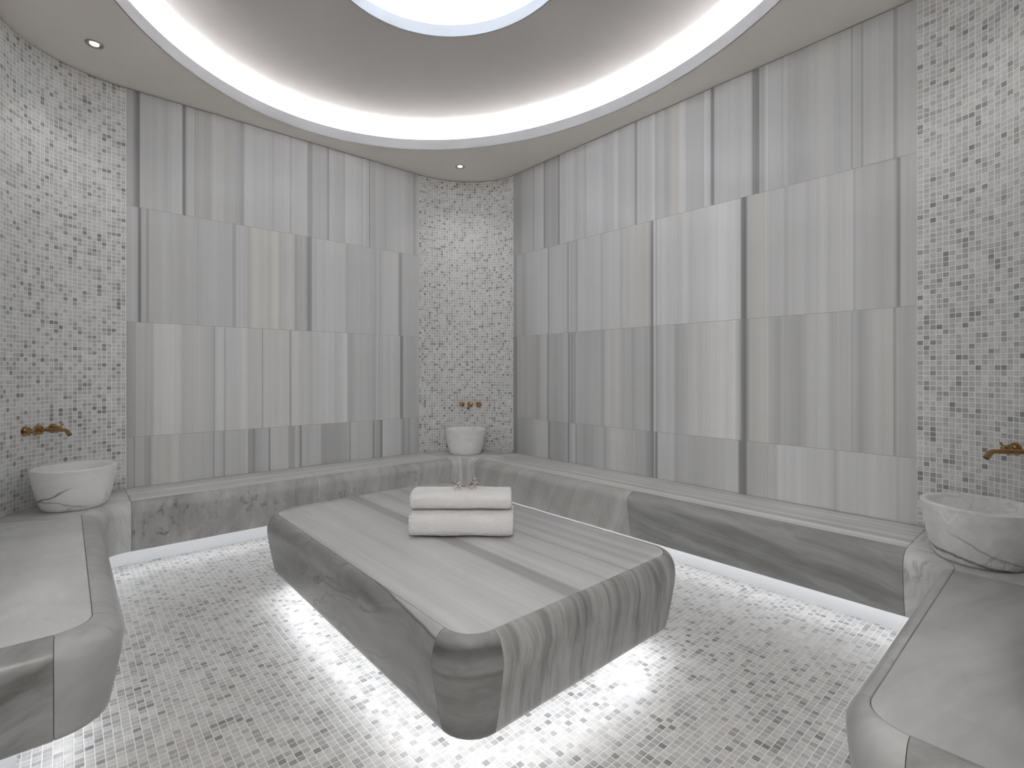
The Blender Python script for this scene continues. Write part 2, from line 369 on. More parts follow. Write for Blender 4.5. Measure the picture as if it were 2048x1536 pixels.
def slab_left_vein():
    """a slanting blue-grey vein that leaves the seam half way along and drops toward the near corner"""
    m = M['slab_left']
    t = NT.__new__(NT)
    t.m = m; t.t = m.node_tree
    t.b = [n for n in t.t.nodes if n.type == 'BSDF_PRINCIPLED'][0]
    src = t.b.inputs['Base Color'].links[0].from_socket
    uv = t.uv()
    sep = t.n('ShaderNodeSeparateXYZ')
    t.l(uv, sep.inputs[0])
    wob = t.noise(t.mapping(uv, (5, 3, 1)), 1.0, 3, .5)
    w = t.math('SUBTRACT', sep.outputs[1], t.math('MULTIPLY', t.math('SUBTRACT', sep.outputs[0], VEIN_U0), .092))
    w = t.math('ADD', w, t.math('MULTIPLY', t.math('SUBTRACT', wob.outputs[0], .5), .018))
    line = t.maprange(t.math('ABSOLUTE', w), .0005, .006, .75, 0)
    shade = t.math('MULTIPLY', t.maprange(w, .0, .09, .55, 0), t.math('GREATER_THAN', w, 0))
    pale = t.math('MULTIPLY', t.math('LESS_THAN', w, 0), .5)
    c = t.mix(pale, src, g4(146))
    c = t.mix(shade, c, g4(92, w=-.3))
    c = t.mix(line, c, g4(62, w=-.5))
    t.l(c, t.b.inputs['Base Color'])
def slab_corner_mat():
    """near corner block: level dark bands that sag like smiles across the rounding"""
    t = NT('slab_corner_bands')
    sep = t.n('ShaderNodeSeparateXYZ')
    uv = t.uv()
    t.l(uv, sep.inputs[0])
    wob = t.noise(t.mapping(uv, (7, 5, 1)), 1.0, 4, .55, .6)
    v = t.math('ADD', t.math('SUBTRACT', sep.outputs[1], 3.9), t.math('MULTIPLY', t.math('SUBTRACT', wob.outputs[0], .5), .05))
    st = [(0, 124), (.03, 132), (.055, 118), (.074, 80), (.088, 92), (.108, 116), (.128, 120), (.138, 100), (.152, 116), (.20, 110), (.24, 120), (.29, 100)]
    col = t.ramp(t.maprange(v, 0, .3), [(p / .3, g4(x, 1.55)) for p, x in st])
    n = t.noise(t.mapping(uv, (14, 26, 1)), 1.0, 5, .6, .5)
    t.l(t.mix(1.0, col, t.maprange(n.outputs[0], .3, .7, .8, 1.14), 'MULTIPLY'), t.b.inputs['Base Color'])
    t.b.inputs['Roughness'].default_value = .42
    t.b.inputs['Specular IOR Level'].default_value = .25
    return t.m
M['slab_corner'] = slab_corner_mat()
M['slab_far'] = marble('slab_far_marble', 140, 100, ang=R_(90), fx=1.2, fy=22, cloud=.35, seed=8.4)
M['front_speckled'] = marble('bench_front_speckled', 146, 104, ang=R_(88), fx=1.6, fy=13, cloud=.5, vein=.3, blotch=.75, seed=12.3, warm=.2)
M['front_pale'] = marble('bench_front_pale', 150, 112, ang=R_(84), fx=1.4, fy=12, cloud=.45, vein=.3, blotch=.5, seed=4.4, warm=.2)
M['front_diagonal'] = marble('bench_front_diagonal', 146, 112, ang=R_(62), fx=1.5, fy=10, cloud=.45, vein=.15, seed=7.7, warm=.6, wave=.08)
M['front_dark'] = marble('bench_front_dark', 126, 90, ang=R_(-9), fx=.9, fy=16, cloud=.3, grain=.3, seed=2.6, warm=.1, wave=.2)
M['front_cloud'] = marble('bench_front_cloud', 146, 112, ang=R_(70), fx=1.6, fy=7, cloud=.6, vein=.35, seed=9.9)
M['front_end'] = marble('bench_end_marble', 138, 78, ang=R_(10), fx=1.4, fy=6, cloud=.45, vein=.3, seed=5.2, warm=.2, wave=.6)
M['corner_pale'] = marble('bench_corner_pale', 158, 118, ang=R_(88), fx=1.4, fy=16, cloud=.4, vein=.2, seed=11.0)
M['corner_swirl'] = marble('bench_corner_swirl', 166, 118, ang=R_(40), fx=2.2, fy=9, cloud=.5, vein=.5, seed=14.0, warm=.2, wave=.7)
M['seat_left'] = marble('seat_left_marble', 170, 146, ang=R_(90), fx=.7, fy=5, cloud=.6, vein=.15, blotch=.1, seed=21.0, rough=.3, warm=-.1)
M['seat_near'] = marble('seat_near_marble', 148, 112, ang=R_(14), fx=.5, fy=6, cloud=.3, grain=.1, vein=.0, seed=23.5, rough=.3)
M['seat_back'] = marble('seat_back_marble', 172, 122, ang=0, fx=.2, fy=40, dist=.3, cloud=.08, grain=.10, seed=25.0, rough=.3, wave=.01)
M['seat_right'] = marble('seat_right_marble', 172, 126, ang=R_(90), fx=.2, fy=40, dist=.3, cloud=.08, grain=.10, seed=27.0, rough=.3, wave=.01)
M['seat_corner'] = marble('seat_corner_marble', 160, 128, ang=R_(30), fx=1.2, fy=12, cloud=.4, seed=29.0, rough=.25)
M['basin_a'] = marble('basin_left_marble', 184, 166, ang=R_(12), fx=3, fy=14, cloud=.5, vein=.5, seed=1.3, coord='OBJ', rough=.42, cuts=[(-.55, 0, 1, .124, .0065, .85, 1, 0, -.05, -.005), (.23, 0, 1, .030, .006, .55, 1, 0, .02, .07)])
M['basin_b'] = marble('basin_centre_marble', 184, 168, ang=R_(12), fx=4, fy=18, cloud=.5, vein=.4, seed=5.3, coord='OBJ', rough=.42)
M['basin_c'] = marble('basin_right_marble', 180, 154, ang=R_(12), fx=3, fy=14, cloud=.5, vein=.5, blotch=.2, seed=8.8, coord='OBJ', rough=.42, cuts=[(0, -.20, 1, .016, .009, .95, 1, 0, .2, .3), (0, -.5, 1, .075, .006, .5, 0, 1, .03, .08)])
M['mark'] = plain('carved_mark', (.96, .955, .94, 1), .5)

def towel_mat():
    t = NT('waffle_cotton')
    sep = t.n('ShaderNodeSeparateXYZ')
    t.l(t.uv(), sep.inputs[0])
    cx = t.math('COSINE', t.math('MULTIPLY', sep.outputs[0], 2 * math.pi / .0118))
    cy = t.math('COSINE', t.math('MULTIPLY', sep.outputs[1], 2 * math.pi / .0130))
    h = t.maprange(t.math('MULTIPLY', cx, cy), -.7, .7)
    t.l(t.mix(h, (.90, .89, .88, 1), (.97, .965, .96, 1)), t.b.inputs['Base Color'])
    t.b.inputs['Roughness'].default_value = .95
    t.b.inputs['Sheen Weight'].default_value = .25
    t.bump(h, .004, .8)
    return t.m
M['towel'] = towel_mat()
M['twig'] = plain('brown_twig', rgb(74, 58, 50), .8)
M['petal'] = plain('dried_petal', (.80, .70, .66, 1), .8)
M['petal_dark'] = plain('brown_bud', rgb(120, 96, 88), .8)

# ---------------------------------------------------------------- walls
def parse(rows):
    return [[tuple(float(x) for x in e.split(',')) for e in r.split()] for r in rows]

ROWS_Z = [(1.955, ZC - .004), (1.308, 1.955), (.663, 1.308), (ZB, .663)]

def striped_wall(name, rows, fixed, axis, joints, seed):
    """marble panels; axis 'x' -> wall at y = fixed facing -y, axis 'y' -> wall at x = fixed facing -x"""
    rnd = random.Random(seed)
    bm = bmesh.new()
    cl = bm.verts.layers.float_color.new('stripe')
    uvl = bm.loops.layers.uv.verify()
    def pos(u, z, d=0.0):
        return (u, fixed + d, z) if axis == 'x' else (fixed + d, u, z)
    for ri, tab in enumerate(rows):
        tab = sorted(tab)
        z0, z1 = ROWS_Z[ri]
        z0 += .0008; z1 -= .0008
        a, b = tab[0][0], tab[-1][0]
        us = set(p[0] for p in tab)
        n = int((b - a) / .0035)
        us |= set(a + (b - a) * i / n for i in range(n + 1))
        for j in joints:
            us |= {j - .0016, j - .0008, j + .0008, j + .0016}
        us = sorted(x for x in us if a <= x <= b)
        prev = None
        k = 0
        for u in us:
            while k < len(tab) - 2 and tab[k + 1][0] < u:
                k += 1
            p, q = tab[k], tab[k + 1]
            f = min(max((u - p[0]) / max(q[0] - p[0], 1e-6), 0), 1)
            v = p[1] + (q[1] - p[1]) * f
            w = p[2] + (q[2] - p[2]) * f
            v += 5.0 * noise.noise(Vector((u * 30, ri * 7.3, seed))) + 3.5 * noise.noise(Vector((u * 110, ri * 3.3, seed)))
            for j in joints:
                if abs(u - j) < .0011:
                    v = v + 14 if ri % 2 == 0 else v - 12
            c = g4(v, K, w - .15)
            vs = []
            for z in (z0, z1):
                vt = bm.verts.new(pos(u, z))
                vt[cl] = c
                vs.append(vt)
            if prev:
                f_ = bm.faces.new((prev[0], vs[0], vs[1], prev[1]) if axis == 'x' else (prev[0], prev[1], vs[1], vs[0]))
                for l in f_.loops:
                    co = l.vert.co
                    l[uvl].uv = ((co.x if axis == 'x' else co.y) + ri * 5.3, co.z)
            prev = vs
    # solid backing behind the panels, a touch behind their faces so the joints read
    a = min(t[0][0] for t in [sorted(r) for r in rows]); b = max(sorted(r)[-1][0] for r in rows)
    vs = [bm.verts.new(pos(u, z, d)) for d in (.0012, .10) for u, z in ((a, 0.0), (b, 0.0), (b, ZC), (a, ZC))]
    for v in vs:
        v[cl] = g4(112)
    for q in ((0, 1, 2, 3), (7, 6, 5, 4), (0, 4, 5, 1), (1, 5, 6, 2), (2, 6, 7, 3), (3, 7, 4, 0)):
        bm.faces.new([vs[i] for i in q])
    me = bpy.data.meshes.new(name)
    bm.to_mesh(me)
    bm.free()
    return structure(link(name, me, M['wall_stone']))

structure(striped_wall('wall_left', parse(STRIPES_BACK), YL, 'x', (.85, 1.52), 3.0), 'striped grey marble wall on the left')
structure(striped_wall('wall_right', parse(STRIPES_RIGHT), XR, 'y', (1.07, 1.741, 2.41), 9.0), 'striped grey marble wall on the right')

def mosaic_wall(name, pts, z0=0.0, z1=ZC - .004, thick=.08, label=None, mat='mosaic_wall'):
    """a wall that follows a plan polyline; the room lies to the right of its direction"""
    bm = bmesh.new()
    uvl = bm.loops.layers.uv.verify()
    n = len(pts)
    nr = []
    for i in range(n):
        a = Vector(pts[max(i - 1, 0)]); b = Vector(pts[min(i + 1, n - 1)])
        d = (b - a).normalized()
        nr.append(Vector((-d.y, d.x)))
    s = [0.0]
    for i in range(1, n):
        s.append(s[-1] + (Vector(pts[i]) - Vector(pts[i - 1])).length)
    F = [[bm.verts.new((p[0], p[1], z)) for z in (z0, z1)] for p in pts]
    B = [[bm.verts.new((p[0] + m.x * thick, p[1] + m.y * thick, z)) for z in (z0, z1)] for p, m in zip(pts, nr)]
    def face(q, uvs):
        f = bm.faces.new(q)
        for l, t in zip(f.loops, uvs):
            l[uvl].uv = t
        f.smooth = True
    for i in range(n - 1):
        # the face toward the room
        face((F[i][0], F[i][1], F[i + 1][1], F[i + 1][0]), ((s[i], z0), (s[i], z1), (s[i + 1], z1), (s[i + 1], z0)))
        face((B[i][0], B[i + 1][0], B[i + 1][1], B[i][1]), ((s[i], z0), (s[i + 1], z0), (s[i + 1], z1), (s[i], z1)))
        face((F[i][1], B[i][1], B[i + 1][1], F[i + 1][1]), ((0, 0),) * 4)
        face((F[i][0], F[i + 1][0], B[i + 1][0], B[i][0]), ((0, 0),) * 4)
    for i in (0, n - 1):
        face((F[i][0], F[i][1], B[i][1], B[i][0]), ((0, 0),) * 4)
    me = bpy.data.meshes.new(name)
    bm.to_mesh(me)
    bm.free()
    me.set_sharp_from_angle(angle=R_(30))
    return structure(link(name, me, M[mat]), label)

def arc(cx, cy, r, a0, a1, n=40):
    return [(cx + r * math.cos(R_(a0 + (a1 - a0) * i / n)), cy + r * math.sin(R_(a0 + (a1 - a0) * i / n))) for i in range(n + 1)]

mosaic_wall('wall_corner_left', [(XL, 1.15)] + arc(XL + RW, YL - RW, RW, 180, 90)[0:], label='curved mosaic corner on the left')
mosaic_wall('wall_corner_back', arc(2.125, 3.03 - .003, 0, 0, 0, 1)[:0] + [(2.125 + (XR - 2.125) * math.sin(R_(a)), 3.03 + (YL - 3.03) * math.cos(R_(a))) for a in [90 * i / 40 for i in range(41)]],
            label='curved mosaic corner at the back')
mosaic_wall('wall_corner_right', arc(XR - RW, YN + RW, RW, 0, -90), label='curved mosaic corner on the right')
mosaic_wall('wall_near', [(XR - RW, YN), (1.0, YN)], label='mosaic wall behind the right bench')
mosaic_wall('wall_entrance', [(1.0, YN), (1.0, -.95), (-.95, -.95), (-.95, 1.15), (XL, 1.15)], label='plain mosaic wall of the entrance recess')

# floor
bm = bmesh.new()
n_ = 1
vs = [bm.verts.new(c) for c in ((-1.05, -1.05, 0), (2.80, -1.05, 0), (2.80, 3.63, 0), (-1.05, 3.63, 0))]
bm.faces.new(vs)
r_ = bmesh.ops.extrude_face_region(bm, geom=bm.faces[:])
for v in r_['geom']:
    if isinstance(v, bmesh.types.BMVert):
        v.co.z = -.08
set_uv(bm, lambda c, f: (c.x + 3 * 1.0, c.y + 3))
structure(finish(bm, 'floor', M['mosaic_floor']), 'small grey stone mosaic floor')

# ---------------------------------------------------------------- ceiling with the oval coves
CX, CY, EA, EB = 1.199, 1.758, 1.303, 1.613
NSEG = 160
def ell(k, da=0.0, a=EA, b=EB):
    t = 2 * math.pi * k / NSEG
    # da is measured along the oval's normal
    p = Vector((a * math.cos(t), b * math.sin(t)))
    n = Vector((math.cos(t) / a, math.sin(t) / b)).normalized()
    p += n * da
    return (CX + p.x, CY + p.y)

def ring_mesh(name, prof, mat, a=EA, b=EB, parent=None, closed=False, smooth=35):
    """profile of (offset along the oval's normal, z) swept round the oval"""
    bm = bmesh.new()
    rings = [[bm.verts.new(ell(k, d, a, b) + (z,)) for k in range(NSEG)] for d, z in prof]
    m = len(rings)
    for i in range(m if closed else m - 1):
        p, q = rings[i], rings[(i + 1) % m]
        for k in range(NSEG):
            bm.faces.new((p[k], p[(k + 1) % NSEG], q[(k + 1) % NSEG], q[k]))
    return finish(bm, name, mat, parent, smooth)

# flat outer ceiling, 60 mm thick, with the oval opening
bm = bmesh.new()
x0, x1, y0, y1 = -1.05, 2.80, -1.05, 3.63
outer = []
for k in range(NSEG):
    p = Vector(ell(k)) - Vector((CX, CY))
    sx = ((x1 - CX) if p.x > 0 else (x0 - CX)) / p.x if abs(p.x) > 1e-9 else 1e9
    sy = ((y1 - CY) if p.y > 0 else (y0 - CY)) / p.y if abs(p.y) > 1e-9 else 1e9
    s_ = min(sx, sy)
    outer.append((CX + p.x * s_, CY + p.y * s_))
a_ = [bm.verts.new(ell(k, .004) + (ZC,)) for k in range(NSEG)]
b_ = [bm.verts.new(outer[k] + (ZC,)) for k in range(NSEG)]
for k in range(NSEG):
    bm.faces.new((a_[k], a_[(k + 1) % NSEG], b_[(k + 1) % NSEG], b_[k]))
structure(finish(bm, 'ceiling', M['ceiling']), 'flat warm grey ceiling round the oval recess')

# the white lip of the big oval
lip = ring_mesh('trim_1', [(0, ZC), (0, ZC + .07), (.014, ZC + .07), (.014, ZC + .004), (.13, ZC + .004)], M['white'])
structure(lip, 'white lip of the large oval light cove')
ring_mesh('light_strip', [(.020, ZC + .006), (.020, ZC + .018), (.044, ZC + .018), (.044, ZC + .006)], M['led_cove'], parent=lip)
# curved shell: rises from the cove and runs in to the small oval
prof = [(.13, ZC + .004), (.13, ZC + .03)]
for i in range(1, 17):
    a = math.pi / 2 * i / 16
    prof.append((.13 - .21 * (1 - math.cos(a)), ZC + .03 + .17 * math.sin(a)))
bm = bmesh.new()
rings = [[bm.verts.new(ell(k, d) + (z,)) for k in range(NSEG)] for d, z in prof]
IA, IB = .540, .597
for f in (.25, .5, .75, 1.0):
    ring = []
    for k in range(NSEG):
        p = Vector(ell(k, -.08)); q = Vector(ell(k, 0.004, IA, IB))
        r = p.lerp(q, f)
        ring.append(bm.verts.new((r.x, r.y, ZC + .20)))
    rings.append(ring)
for i in range(len(rings) - 1):
    for k in range(NSEG):
        bm.faces.new((rings[i][k], rings[i][(k + 1) % NSEG], rings[i + 1][(k + 1) % NSEG], rings[i + 1][k]))
structure(finish(bm, 'ceiling_recess', M['dome'], smooth=40), 'curved grey ceiling inside the large oval')
lip2 = ring_mesh('trim_2', [(0, ZC + .20), (0, ZC + .262), (.014, ZC + .262), (.014, ZC + .21), (.13, ZC + .21)], M['white_inner'], IA, IB)
structure(lip2, 'white lip of the small oval recess')
ring_mesh('light_strip', [(.04, ZC + .212), (.04, ZC + .226), (.07, ZC + .226), (.07, ZC + .212)], M['led_dome'], IA, IB, parent=lip2)
prof = [(.13, ZC + .21), (.13, ZC + .26)] + [(.13 - .22 * (1 - math.cos(math.pi / 2 * i / 10)), ZC + .26 + .13 * math.sin(math.pi / 2 * i / 10)) for i in range(1, 11)]
bm = bmesh.new()
rings = [[bm.verts.new(ell(k, d, IA, IB) + (z,)) for k in range(NSEG)] for d, z in prof]
for i in range(len(rings) - 1):
    for k in range(NSEG):
        bm.faces.new((rings[i][k], rings[i][(k + 1) % NSEG], rings[i + 1][(k + 1) % NSEG], rings[i + 1][k]))
bm.faces.new(rings[-1])
structure(finish(bm, 'ceiling_crown', M['white'], smooth=40), 'white top of the small oval recess')

# ---------------------------------------------------------------- downlights
def downlight(x, y, label):
    t = tag(empty('ceiling_downlight', (x, y, ZC)), label, 'downlight', 'recessed ceiling downlights')
    def lathe(prof, n=40):
        bm = bmesh.new()
        rings = [[bm.verts.new((r * math.cos(2 * math.pi * k / n), r * math.sin(2 * math.pi * k / n), z)) for k in range(n)] for r, z in prof]
        for i in range(len(rings) - 1):
            for k in range(n):
                bm.faces.new((rings[i][k], rings[i][(k + 1) % n], rings[i + 1][(k + 1) % n], rings[i + 1][k]))
        return bm, rings
    bm, r = lathe([(.036, 0), (.036, -.003), (.0345, -.0045), (.031, -.0045), (.027, -.001), (.019, -.0005)])
    finish(bm, 'trim_ring', M['chrome'], t, 40)
    bm, r = lathe([(.019, -.0008), (.017, -.003), (.010, -.005), (.004, -.0056)])
    bm.faces.new(r[-1])
    finish(bm, 'lens', M['lens'], t, 60)
    ld = bpy.data.lights.new('downlight_lamp', 'SPOT')
    ld.energy = SPOT_POWER
    ld.spot_size = R_(110)
    ld.spot_blend = 1.0
    ld.shadow_soft_size = .03
    ld.color = (1, .97, .93)
    lo = bpy.data.objects.new('downlight_lamp', ld)
    COL.objects.link(lo)
    lo.parent = t
    lo.location = (0, 0, -.012)
    return t
downlight(.105, 3.16, 'small round silver downlight in the ceiling above the left basin')
downlight(2.279, 3.18, 'small round silver downlight in the ceiling above the back corner basin')
d3 = downlight(2.30, .32, 'small round silver downlight in the ceiling above the right basin')

# added fill light, unseen behind the camera, shaped as a round flush lamp
el = tag(empty('added_fill_light', (-.42, -.42, ZC)), 'added unseen round fill light on the entrance recess ceiling', 'fill light')
for nm, prof, mt in (('fill_base', [(.17, 0), (.17, -.02), (.160, -.028), (.150, -.028)], M['white']), ('fill_emitter', [(.150, -.026), (.140, -.034), (.10, -.040), (.05, -.043), (.001, -.044)], M['added_fill'])):
    bm = bmesh.new()
    rings = [[bm.verts.new((r * math.cos(2 * math.pi * k / 48), r * math.sin(2 * math.pi * k / 48), z)) for k in range(48)] for r, z in prof]
    for i in range(len(rings) - 1):
        for k in range(48):
            bm.faces.new((rings[i][k], rings[i][(k + 1) % 48], rings[i + 1][(k + 1) % 48], rings[i + 1][k]))
    finish(bm, nm, mt, el, 40)

# ---------------------------------------------------------------- plan paths and sweeps
def sub(a, b): return (a[0] - b[0], a[1] - b[1])

def fillet_path(corners, radii, nseg=12):
    """returns pieces [(kind, [(point, right normal, s)...])] along a polyline with rounded corners"""
    pts = [Vector(c) for c in corners]
    pieces = []
    s = 0.0
    cur = pts[0]
    for i in range(1, len(pts)):
        d = (pts[i] - pts[i - 1]).normalized()
        nrm = Vector((d.y, -d.x))
        if i < len(pts) - 1:
            d2 = (pts[i + 1] - pts[i]).normalized()
            r = radii[i - 1]
            turn = d.x * d2.y - d.y * d2.x
            end = pts[i] - d * r
        else:
            end = pts[i]
        L = (end - cur).length
        pieces.append(('line', [(cur.copy(), nrm, s), (end.copy(), nrm, s + L)]))
        s += L
        if i < len(pts) - 1:
            side = -1 if turn < 0 else 1        # -1: turning right
            c = end + Vector((-d.y, d.x)) * r * side
            start = math.atan2((end - c).y, (end - c).x)
            arcp = []
            for k in range(nseg + 1):
                a = start + side * (math.pi / 2) * k / nseg
                p = c + Vector((math.cos(a), math.sin(a))) * r
                nn = Vector((math.cos(a), math.sin(a))) * (1 if side > 0 else -1)
                arcp.append((p, nn, s + r * math.pi / 2 * k / nseg))
            # right normal: for a left turn the centre lies on the left, so outward radial = right
            pieces.append(('arc', arcp))
            s += r * math.pi / 2
            cur = pts[i] + d2 * r
    return pieces

def trim_line(piece, a, b, n=2):
    """part of a straight piece between distances a and b from its start"""
    (p0, nr, s0), (p1, _, s1) = piece[1]
    d = (p1 - p0).normalized()
    L = (p1 - p0).length
    b = L + b if b <= 0 else b
    out = []
    for k in range(n):
        t = a + (b - a) * k / (n - 1)
        out.append((p0 + d * t, nr, s0 + t))
    return out

ZU = .133      # underside of benches and slab
def front_profile(wide=.068, low=.036, drop=.055, ZU=ZU):
    pr = [(-.004, ZB - .03), (0.0, ZB - .0015), (.0012, ZB)]
    for i in range(1, 15):
        a = math.pi / 2 * i / 14
        pr.append((.003 + (wide - .003) * math.sin(a), ZB - drop * (1 - math.cos(a))))
    z0 = ZB - drop
    for f in (.12, .3, .5, .7, .88, .95):
        pr.append((wide + (low - wide) * (f ** 1.25), z0 + (ZU + .006 - z0) * f))
    pr += [(low - .001, ZU + .004), (low - .006, ZU), (-.04, ZU)]
    return pr
FP = front_profile()
FPN = front_profile(.040, .016, .052)     # the bench on the right is cut a little steeper

def sweep(samples, prof, name, mat, parent, zoff=0.0, voff=0.0, close=True):
    bm = bmesh.new()
    uvl = bm.loops.layers.uv.verify()
    pf = prof if callable(prof) else (lambda f: prof)
    ns = len(samples)
    prof = pf(0.0)
    vl = [0.0]
    for i in range(1, len(prof)):
        vl.append(vl[-1] + math.hypot(prof[i][0] - prof[i - 1][0], prof[i][1] - prof[i - 1][1]))
    grid = []
    for i, (p, n, s) in enumerate(samples):
        grid.append([bm.verts.new((p.x + n.x * o, p.y + n.y * o, z + zoff)) for o, z in pf(i / (ns - 1))])
    m = len(prof)
    for i in range(len(grid) - 1):
        for j in range(m if close else m - 1):
            j2 = (j + 1) % m
            q = (grid[i][j], grid[i][j2], grid[i + 1][j2], grid[i + 1][j])
            try:
                f = bm.faces.new(q)
            except ValueError:
                continue
            u0, u1 = samples[i][2], samples[i + 1][2]
            for l, t in zip(f.loops, ((u0, vl[j]), (u0, vl[j2]), (u1, vl[j2]), (u1, vl[j]))):
                l[uvl].uv = (t[0], t[1] + voff)
    if close:
        bm.faces.new(grid[0]); bm.faces.new(list(reversed(grid[-1])))
    return finish(bm, name, mat, parent, 40)

def slab_poly(outline, z0, z1, name, mat, parent, bev=.0012):
    """flat stone plate over a plan outline with a small arris"""
    bm = bmesh.new()
    top = [bm.verts.new((x, y, z1)) for x, y in outline]
    f = bm.faces.new(top)
    r = bmesh.ops.extrude_face_region(bm, geom=[f])
    for v in r['geom']:
        if isinstance(v, bmesh.types.BMVert):
            v.co.z = z0
    bmesh.ops.recalc_face_normals(bm, faces=bm.faces)
    es = [e for e in bm.edges if all(abs(v.co.z - z1) < 1e-6 for v in e.verts)]
    bmesh.ops.bevel(bm, geom=es, offset=bev, segments=2, affect='EDGES', profile=.5)
    set_uv(bm, lambda c, f: (c.x, c.y))
    return finish(bm, name, mat, parent, 30)

# ---------------------------------------------------------------- benches
SXL, SYB, SXR, SYN = .055, 3.17, 2.33, .28      # seam lines between seat and front
EY, EX = 1.685, 1.13                             # seams at the two free ends
RC, RC2, RV = .19, .15, .075                               # inner corner and end corner radii
path = fillet_path([(XL, EY), (SXL, EY), (SXL, SYB), (SXR, SYB), (SXR, SYN), (EX, SYN), (EX, YN)], [RV, RC, RC, RC2, RV])
P_end_l, P_cor_l, P_left, P_in_l, P_back, P_in_c, P_right, P_in_r, P_near, P_cor_r, P_end_r = [p for p in path]
G = .0016
def filler(prof, ZU=ZU):
    mid = [(o - .0035, z - (.0015 if z > ZB - .03 else 0)) for o, z in prof[3:-2]]
    return [(-.03, ZB - .05), (-.03, ZB - .0035), (-.001, ZB - .0035)] + mid + [(prof[-3][0] - .004, ZU + .004), (-.03, ZU + .004)]
FILL = filler(FP)
FILLN = filler(FPN)
def lerp_prof(a, b):
    return lambda f: [(p[0] + (q[0] - p[0]) * f, p[1] + (q[1] - p[1]) * f) for p, q in zip(a, b)]

def joint_core(samples, parent, prof=None):
    sweep(samples, prof or FILL, 'joint_filler', M['grout'], parent)

def kick(samples, off, parent, name='toe_kick'):
    sweep(samples, [(off, 0.0), (off, ZU + .012), (off - .02, ZU + .012), (off - .02, 0.0)], name, M['kick'], parent)
def led(samples, off, parent, mat='led_bench', z=ZU - .001, w=.016):
    sweep(samples, [(off, z), (off + w, z), (off + w, z - .006), (off, z - .006)], 'light_strip', M[mat], parent)
def under(samples, off, parent):
    """bench underside and the dark space behind"""
    sweep(samples, [(-.02, ZU + .001), (off - .02, ZU + .001), (off - .02, ZU + .02), (-.02, ZU + .02)], 'underside', M['core'], parent)

def bench(name, label, group='marble benches round the walls'):
    return tag(empty(name), label, 'bench', group)

def straight(piece):
    return [piece[1][0], piece[1][1]]
KO = -.15
# left bench
b = bench('marble_bench', 'grey marble bench with pale cloudy seat at the left edge below the left basin')
b.location = (0, 0, 0)
sweep(trim_line(P_end_l, .004, -G), FP, 'front_panel', M['front_end'], b)
sweep(P_cor_l[1], FP, 'end_corner', M['front_cloud'], b, voff=.3)
sweep(trim_line(P_left, G, -G), FP, 'front_panel', M['front_cloud'], b)
joint_core(trim_line(P_end_l, .004, 0) + P_cor_l[1][1:] + [P_left[1][1]], b)
o_ = [(XL + .002, EY + G)] + [(c.x - n.x * G, c.y - n.y * G) for c, n, s in P_cor_l[1]] + [(SXL - G, SYB - RC - G), (XL + .002, SYB - RC - G)]
slab_poly(o_, ZB - .025, ZB, 'seat', M['seat_left'], b)
kp = fillet_path([(XL, EY), (SXL, EY), (SXL, SYB)], [RV])
kpath = [(Vector((XL + .002, EY - KO)), Vector((0, -1)), 0), (Vector((SXL + KO - .03, EY - KO)), Vector((0, -1)), .1)]
def kick_pts(corners, rad):
    out = []
    for k, pc in fillet_path(corners, rad, 8):
        out += pc if not out else pc[1:]
    return out
kl = kick_pts([(XL + .004, EY - KO), (SXL + KO, EY - KO), (SXL + KO, SYB - RC)], [.03])
sweep(kl, [(0, 0), (0, ZU + .01), (-.02, ZU + .01), (-.02, 0)], 'toe_kick', M['kick'], b)
ll = kick_pts([(XL + .004, EY - .06), (SXL - .05, EY + .06), (SXL - .05, SYB - RC)], [.03]) if False else kick_pts([(XL + .004, EY + .07), (SXL - .07, EY + .07), (SXL - .07, SYB - RC)], [.03])
sweep(ll, [(0, ZU - .001), (.016, ZU - .001), (.016, ZU - .007), (0, ZU - .007)], 'light_strip', M['led_bench'], b)
slab_poly([(XL + .002, EY + .04), (SXL - .04, EY + .04), (SXL - .04, SYB - RC), (XL + .002, SYB - RC)], ZU, ZU + .02, 'underside', M['core'], b)

def wall_line_strip(x0, x1, y0, y1):
    return [(x0, y0), (x1, y0), (x1, y1), (x0, y1)]

# back bench along the left wall
b2 = bench('marble_bench', 'long grey marble bench under the left striped wall, speckled front, behind the central stone')
LB = P_back[1][1][2] - P_back[1][0][2]
JB = 1.16 - (SXL + RC)
sweep(trim_line(P_back, G, JB - G / 2), FP, 'front_panel', M['front_speckled'], b2)
sweep(trim_line(P_back, JB + G / 2, -G), FP, 'front_panel', M['front_pale'], b2, voff=.7)
joint_core(straight(P_back), b2)
xa, xb = SXL + RC, SXR - RC
slab_poly(wall_line_strip(xa + G, 1.18, SYB + G, YL - .001), ZB - .025, ZB, 'seat', M['seat_back'], b2)
slab_poly(wall_line_strip(1.18 + G, xb - G, SYB + G, YL - .001), ZB - .025, ZB, 'seat', M['seat_back'], b2)
kick(straight(P_back), -.205, b2)
led(straight(P_back), -.09, b2)
under(straight(P_back), -.205, b2)

# right bench
b3 = bench('marble_bench', 'long grey marble bench under the right striped wall, near half darker with slanting grain')
JR = (SYB - RC) - 1.622
sweep(trim_line(P_right, G, JR - G / 2), FP, 'front_panel', M['front_diagonal'], b3)
sweep(trim_line(P_right, JR + G / 2, -G), FP, 'front_panel', M['front_dark'], b3)
joint_core(straight(P_right), b3)
ya, yb = SYN + RC2, SYB - RC
slab_poly(wall_line_strip(SXR + G, XR - .001, ya + G, 1.65), ZB - .025, ZB, 'seat', M['seat_right'], b3)
slab_poly(wall_line_strip(SXR + G, XR - .001, 1.65 + G, yb - G), ZB - .025, ZB, 'seat', M['seat_right'], b3)
kick(straight(P_right), KO, b3)
led(straight(P_right), -.075, b3)
under(straight(P_right), KO, b3)

